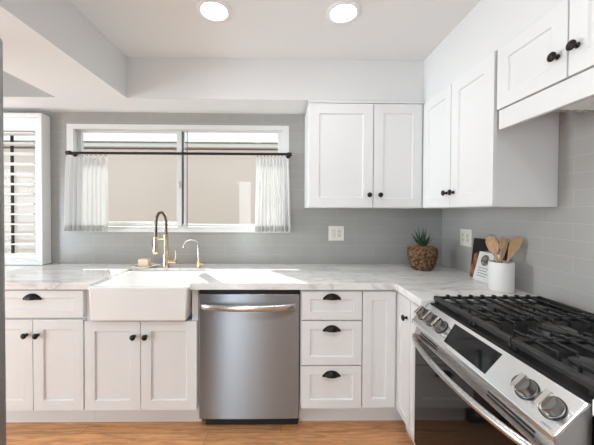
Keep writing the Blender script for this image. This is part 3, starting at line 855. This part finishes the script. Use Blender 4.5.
obj('dish_photo', decal(f, [(.30, .46), (.95, .46), (.95, .74), (.80, .80), (.42, .72), (.25, .60)], .0161, .0167), M['slate'], bk)
obj('title_print', decal(f, [(.50, .86), (.78, .86), (.78, .92), (.50, .92)], .0161, .0166), M['gold_print'], bk)
bm, f = leaning('leaflet', -.525, -.715, .185, .004, 1.236, 1.282, .9155, None, 0.0)
lf = thing('recipe_leaflet', 'white recipe leaflet with a small round photo, leaning on the cookbook behind the crock', 'booklet', (1.232, -.60, .914))
obj('sheet', bm, M['paper'], lf, bevel=.0008)
obj('round_photo', decal(f, [(.36 + .19 * math.cos(a), .72 + .19 * math.sin(a)) for a in [2 * PI * k / 20 for k in range(20)]], .0041, .0047), M['bowlgrey'], lf)
for k in range(4): obj('text_line', decal(f, [(.14, .44 - .09 * k), (.62 - .06 * (k % 2), .44 - .09 * k), (.62 - .06 * (k % 2), .462 - .09 * k), (.14, .462 - .09 * k)], .0041, .0046), M['ink'], lf)

kx, ky = 1.206, -.800
kr = tag(obj('utensil_crock', lathe(bmesh.new(), [(0, 0), (.055, 0), (.0585, .004), (.0595, .012), (.0595, .156), (.0575, .160), (.054, .156), (.053, .012), (0, .010)], (kx, ky, .9145), (0, 0, 1), 40), M['crock'], smooth=True), 'white cylindrical ceramic crock holding wooden utensils beside the range', 'crock')
def stick_frame(bx_, by_, tx, ty, tz):
    a = Vector((kx + bx_, ky + by_, .930)); b = Vector((kx + tx, ky + ty, tz)); return a, b
def spoon(name, bpos, tpos, hl, hw, label, m, face=(-1, -.9, 0)):
    a = Vector((kx + bpos[0], ky + bpos[1], .930)); b = Vector((kx + tpos[0], ky + tpos[1], tpos[2]))
    d = (b - a).normalized(); fv = Vector(face); fv = (fv - d * fv.dot(d)).normalized(); sd_ = d.cross(fv)
    t = thing(name, label, 'spoon' if 'spoon' in name else 'utensil', a)
    neck = b - d * hl
    obj('handle', tube(bmesh.new(), [a, a.lerp(neck, .5), neck + d * .012], [.0062, .0058, .0066], 10), m, t, smooth=True)
    bm = bmesh.new(); n = 12; rings = []
    for i in range(n + 1):
        q = i / n; wv = hw * math.sqrt(max(0.0, 1 - (2 * q - 1) ** 2)) * (1.08 - .16 * (1 - q)) + .0008
        c_ = neck + d * hl * q - fv * .004 * math.sin(PI * q)
        rings.append([bm.verts.new(c_ + sd_ * wv * math.cos(k) + fv * (.0045 if math.sin(k) < 0 else .0012) * math.sin(k) * 1.2) for k in [2 * PI * j / 14 for j in range(14)]])
    for A, B in zip(rings, rings[1:]):
        for k in range(14): bm.faces.new((A[k], A[(k + 1) % 14], B[(k + 1) % 14], B[k]))
    bm.faces.new(rings[0]); bm.faces.new(rings[-1])
    obj('bowl', bm, m, t, smooth=True, angle=180)
    return t
spoon('wooden_spoon', (.026, -.010), (-.066, .004, 1.216), .105, .0275, 'large round wooden spoon, leftmost in the white crock', M['wood_a'])
spoon('wooden_spoon', (-.008, .020), (.012, .004, 1.212), .080, .0155, 'narrow wooden spoon in the middle of the white crock', M['wood_a'], (-.5, -1, 0))
def turner(bpos, tpos, hl, w0, w1, label, m, face, slant):
    a = Vector((kx + bpos[0], ky + bpos[1], .930)); b = Vector((kx + tpos[0], ky + tpos[1], tpos[2]))
    d = (b - a).normalized(); fv = Vector(face); fv = (fv - d * fv.dot(d)).normalized(); sd_ = d.cross(fv)
    if sd_.x < 0: sd_ = -sd_
    t = thing('wooden_turner', label, 'utensil', a)
    neck = b - d * hl
    obj('handle', tube(bmesh.new(), [a, neck + d * .01], [.006, .006], 10), m, t, smooth=True)
    poly = [(-w0, 0), (w0, 0), (w1, hl * .55), (w1, hl + slant), (-w1, hl - slant), (-w1, hl * .5)]
    bm = prism(bmesh.new(), poly, lambda p, q: neck + sd_ * p[0] + d * p[1] + fv * q, -.003, .003)
    obj('blade', bm, m, t, bevel=.0015)
    return t
turner((-.030, .0), (.074, -.020, 1.205), .115, .008, .024, 'flat slanted wooden turner leaning right in the white crock', M['wood_b'], (-.4, -1, 0), .012)
turner((-.004, .036), (.058, .040, 1.196), .115, .006, .013, 'slim wooden turner behind the slanted one in the white crock', M['wood_b'], (-.6, -1, 0), .004)
wk = thing('whisk', 'steel wire whisk standing behind the wooden spoons in the white crock', 'whisk', (kx, ky + .02, .93))
a = Vector((kx + .005, ky + .02, .930)); b = Vector((kx - .022, ky + .046, 1.222)); d = (b - a).normalized()
nk = a.lerp(b, .55)
obj('handle', tube(bmesh.new(), [a, nk], .0065, 10), M['steel'], wk, smooth=True)
u = d.orthogonal().normalized(); v = d.cross(u); L_ = (b - nk).length
bm = bmesh.new()
for k in range(5):
    an = PI * k / 5; e = u * math.cos(an) + v * math.sin(an); pp = []
    for i in range(25):
        q = -1 + 2 * i / 24
        pp.append(nk + d * L_ * (1 - abs(q) ** 2.2) + e * .027 * math.sin(PI * q) * (1.0 if abs(q) < .5 else 1.0) * .9)
    tube(bm, pp, .0013, 5)
obj('wires', bm, M['chrome'], wk, smooth=True)

# ------------------------------------------------------------------ gas range
rg = thing('gas_range', 'stainless slide-in gas range with black cooktop and oven door on the right', 'range', (1.0, -1.305, 0))
RY0, RY1 = -.964, -1.700            # far and near sides
bm = bx(.690, 1.290, RY1, RY0, .03, .785); box(bm, .740, 1.290, RY1, RY0, .785, .880)
obj('body', bm, M['enamel'], rg, bevel=.002)
obj('cooktop', bx(.7295, 1.292, RY1, RY0, .880, .902), M['enamel'], rg, bevel=.004)
obj('rear_trim', bx(1.265, 1.292, RY1, RY0, .902, .912), M['enamel'], rg, bevel=.002)
# sloping control panel
PA, PB = (.722, .897), (.642, .8180)
poly = [(.728, .897), PA, PB, (.642, .802), (.662, .790), (.728, .790)]
pan = obj('control_panel', prism(bmesh.new(), poly, lambda p, t: (p[0], t, p[1]), RY0 - .002, RY1 + .002), M['panelsteel'], rg, bevel=.004)
for ya in (RY0 + .002, RY1 + .002):
    obj('end_cap', prism(bmesh.new(), poly, lambda p, t: (p[0], t, p[1]), ya, ya - .004), M['capsteel'], rg, bevel=.001)
sl = Vector((PB[0] - PA[0], 0, PB[1] - PA[1])); SLL = sl.length; sl.normalize()
pn = Vector((sl.z, 0, -sl.x));
if pn.x > 0: pn = -pn
def pp(y, s, d=0.0): return Vector((PA[0], y, PA[1])) + sl * (s * SLL) + pn * d
disp = [(-1.222, .88), (-1.196, .12), (-1.446, .12), (-1.452, .88)]
bm = bmesh.new(); prism(bm, disp, lambda p, d: pp(p[0], p[1], d), .0002, .0016)
obj('display', bm, M['glassblack'], rg)
bm = bmesh.new()
for k in range(7):
    y = -1.605 - .0042 * k; h = (.06, .045, .06, .05, .06, .045, .05)[k]
    prism(bm, [(y, .93), (y - .0028, .93), (y - .0028, .93 - h), (y, .93 - h)], lambda p, d: pp(p[0] - .05, p[1] + .01, d), .0002, .0007)
obj('maker_print', bm, M['gold_print'], pan)
def range_knob(y, s=.50):
    t = obj('knob', lathe(bmesh.new(), [(.0285, 0), (.0285, .003), (.0262, .004), (.0252, .024), (.0235, .028), (0, .0285)], pp(y, s, .0005), pn, 32), M['knobsteel'], rg, smooth=True)
    obj('skirt', lathe(bmesh.new(), [(.031, 0), (.031, .0025), (0, .0026)], pp(y, s, .0003), pn, 32), M['enamel'], t, smooth=True)
    # raised grip bar across the knob
    bm = bmesh.new(); c0 = pp(y, s, .026); ay = Vector((0, -1, 0)); V = []
    for zz, wv in ((0, .0090), (.014, .0075)):
        for su, sv in ((-1, -1), (1, -1), (1, 1), (-1, 1)):
            V.append(bm.verts.new(c0 + pn * zz + sl * su * .0245 + ay * sv * wv))
    for q in ((0, 1, 2, 3), (4, 5, 6, 7), (0, 1, 5, 4), (1, 2, 6, 5), (2, 3, 7, 6), (3, 0, 4, 7)): bm.faces.new([V[i] for i in q])
    obj('grip', bm, M['chrome'], t, bevel=.002)
for y in (-1.003, -1.078, -1.152): range_knob(y, .52)
for y in (-1.578, -1.653): range_knob(y, .52)
# vent trim under the panel
bm = prism(bmesh.new(), [(.690, .786), (.660, .786), (.652, .745), (.690, .745)], lambda p, t: (p[0], t, p[1]), RY0 - .003, RY1 + .003)
vt = obj('vent_trim', bm, M['steel'], rg, bevel=.002)
for ya, yb in ((-1.02, -1.16), (-1.46, -1.63)):
    for zz in (.776, .765):
        fx_ = .660 - (.786 - zz) * .2
        obj('vent_slot', bx(fx_ - .0012, fx_ + .006, yb, ya, zz - .0028, zz + .0028), M['dark'], vt)
dr = obj('oven_door', bx(.656, .688, RY1 + .003, RY0 - .003, .215, .742), M['glassblack'], rg, bevel=.003)
pts = []
for i in range(41):
    a = -1 + 2 * i / 40
    pts.append((.640 - .052 * (1 - a * a) ** .75, -1.332 + a * .340, .752))
bm = strap(bmesh.new(), pts, .0125, .0105)
for y in (-1.000, -1.664): box(bm, .632, .658, y - .010, y + .010, .735, .760)
obj('handle', bm, M['steel'], dr, smooth=True)
obj('drawer', bx(.660, .688, RY1 + .003, RY0 - .003, .06, .208), M['steel'], rg, bevel=.003)
obj('foot', bx(.72, 1.26, RY1 + .03, RY0 - .03, 0, .03), M['dark'], rg)
# burners
for bxx, byy, r in ((.86, -1.09, .046), (1.14, -1.09, .036), (1.0, -1.332, .050), (.86, -1.575, .040), (1.14, -1.575, .046)):
    b_ = obj('burner', lathe(bmesh.new(), [(r + .03, 0), (r + .026, .004), (r + .006, .005), (r, .018), (0, .018)], (bxx, byy, .9022), (0, 0, 1), 28), M['burner'], rg, smooth=True)
    obj('burner_cap', lathe(bmesh.new(), [(r + .004, 0), (r + .005, .006), (r * .8, .010), (0, .0105)], (bxx, byy, .9204), (0, 0, 1), 28), M['iron'], b_, smooth=True)
# cast-iron grates
def bar(bm, p, q, w, h):
    p, q = Vector(p), Vector(q); d = (q - p).normalized(); s_ = Vector((-d.y, d.x, 0)); s_ = s_.normalized() if s_.length > 1e-6 else Vector((1, 0, 0))
    upv = s_.cross(d)
    if upv.length < .1: upv = Vector((0, 1, 0))
    prof = [(-w * .5, -h), (w * .5, -h), (w * .5, -h * .25), (w * .28, 0), (-w * .28, 0), (-w * .5, -h * .25)]
    upv.normalize()
    if upv.z < 0: upv = -upv
    prism(bm, prof, lambda a, t: (p if t == 0 else q) + s_ * a[0] + upv * a[1], 0, 1)
GZ = .939
def grate(y0, y1, mode):
    bm = bmesh.new(); xa, xb = .752, 1.258
    # heavy front and rear bars
    bar(bm, (xa, y0, GZ), (xa, y1, GZ), .024, .020); bar(bm, (xb, y0, GZ), (xb, y1, GZ), .016, .016)
    for y in (y0 - .006, y1 + .006): bar(bm, (xa, y, GZ - .002), (xb, y, GZ - .002), .011, .014)
    for x in (xa, xb):
        for y in (y0 - .008, y1 + .008): bar(bm, (x, y, GZ - .012), (x + .0001, y, .9025), .014, .012) if False else box(bm, x - .007, x + .007, y - .007, y + .007, .9022, GZ - .01)
    # fingers running along the range, stepped down at the burner
    n = 9
    for k in range(1, n):
        x = xa + (xb - xa) * k / n
        ym = (y0 + y1) / 2
        if k in (4, 5) or mode == 'c' and k in (3, 4, 5, 6):
            gap = .052 if mode == 'c' else .0
        else: gap = .030
        if gap == 0:
            bar(bm, (x, y0, GZ + .001), (x, y1, GZ + .001), .0085, .012)
        else:
            for ya, yb in ((y0, ym + gap), (y1, ym - gap)):
                bar(bm, (x, ya, GZ + .001), (x, yb, GZ + .001), .0085, .012)
                box(bm, x - .0042, x + .0042, min(yb - .004, yb + .004), max(yb - .004, yb + .004), .912, GZ - .008)
        for y in (y0 - .006, y1 + .006):
            box(bm, x - .007, x + .007, y - .008, y + .008, GZ - .012, GZ + .005)
    # cross bars
    for x in ((xa + xb) / 2,):
        bar(bm, (x, y0, GZ - .006), (x, y1, GZ - .006), .009, .012)
    g_ = obj('grate', bm, M['iron'], rg, bevel=.0022)
    return g_
for ya, yb, md_ in ((-.974, -1.243, 's'), (-1.247, -1.440, 'c'), (-1.444, -1.690, 's')): grate(ya, yb, md_)
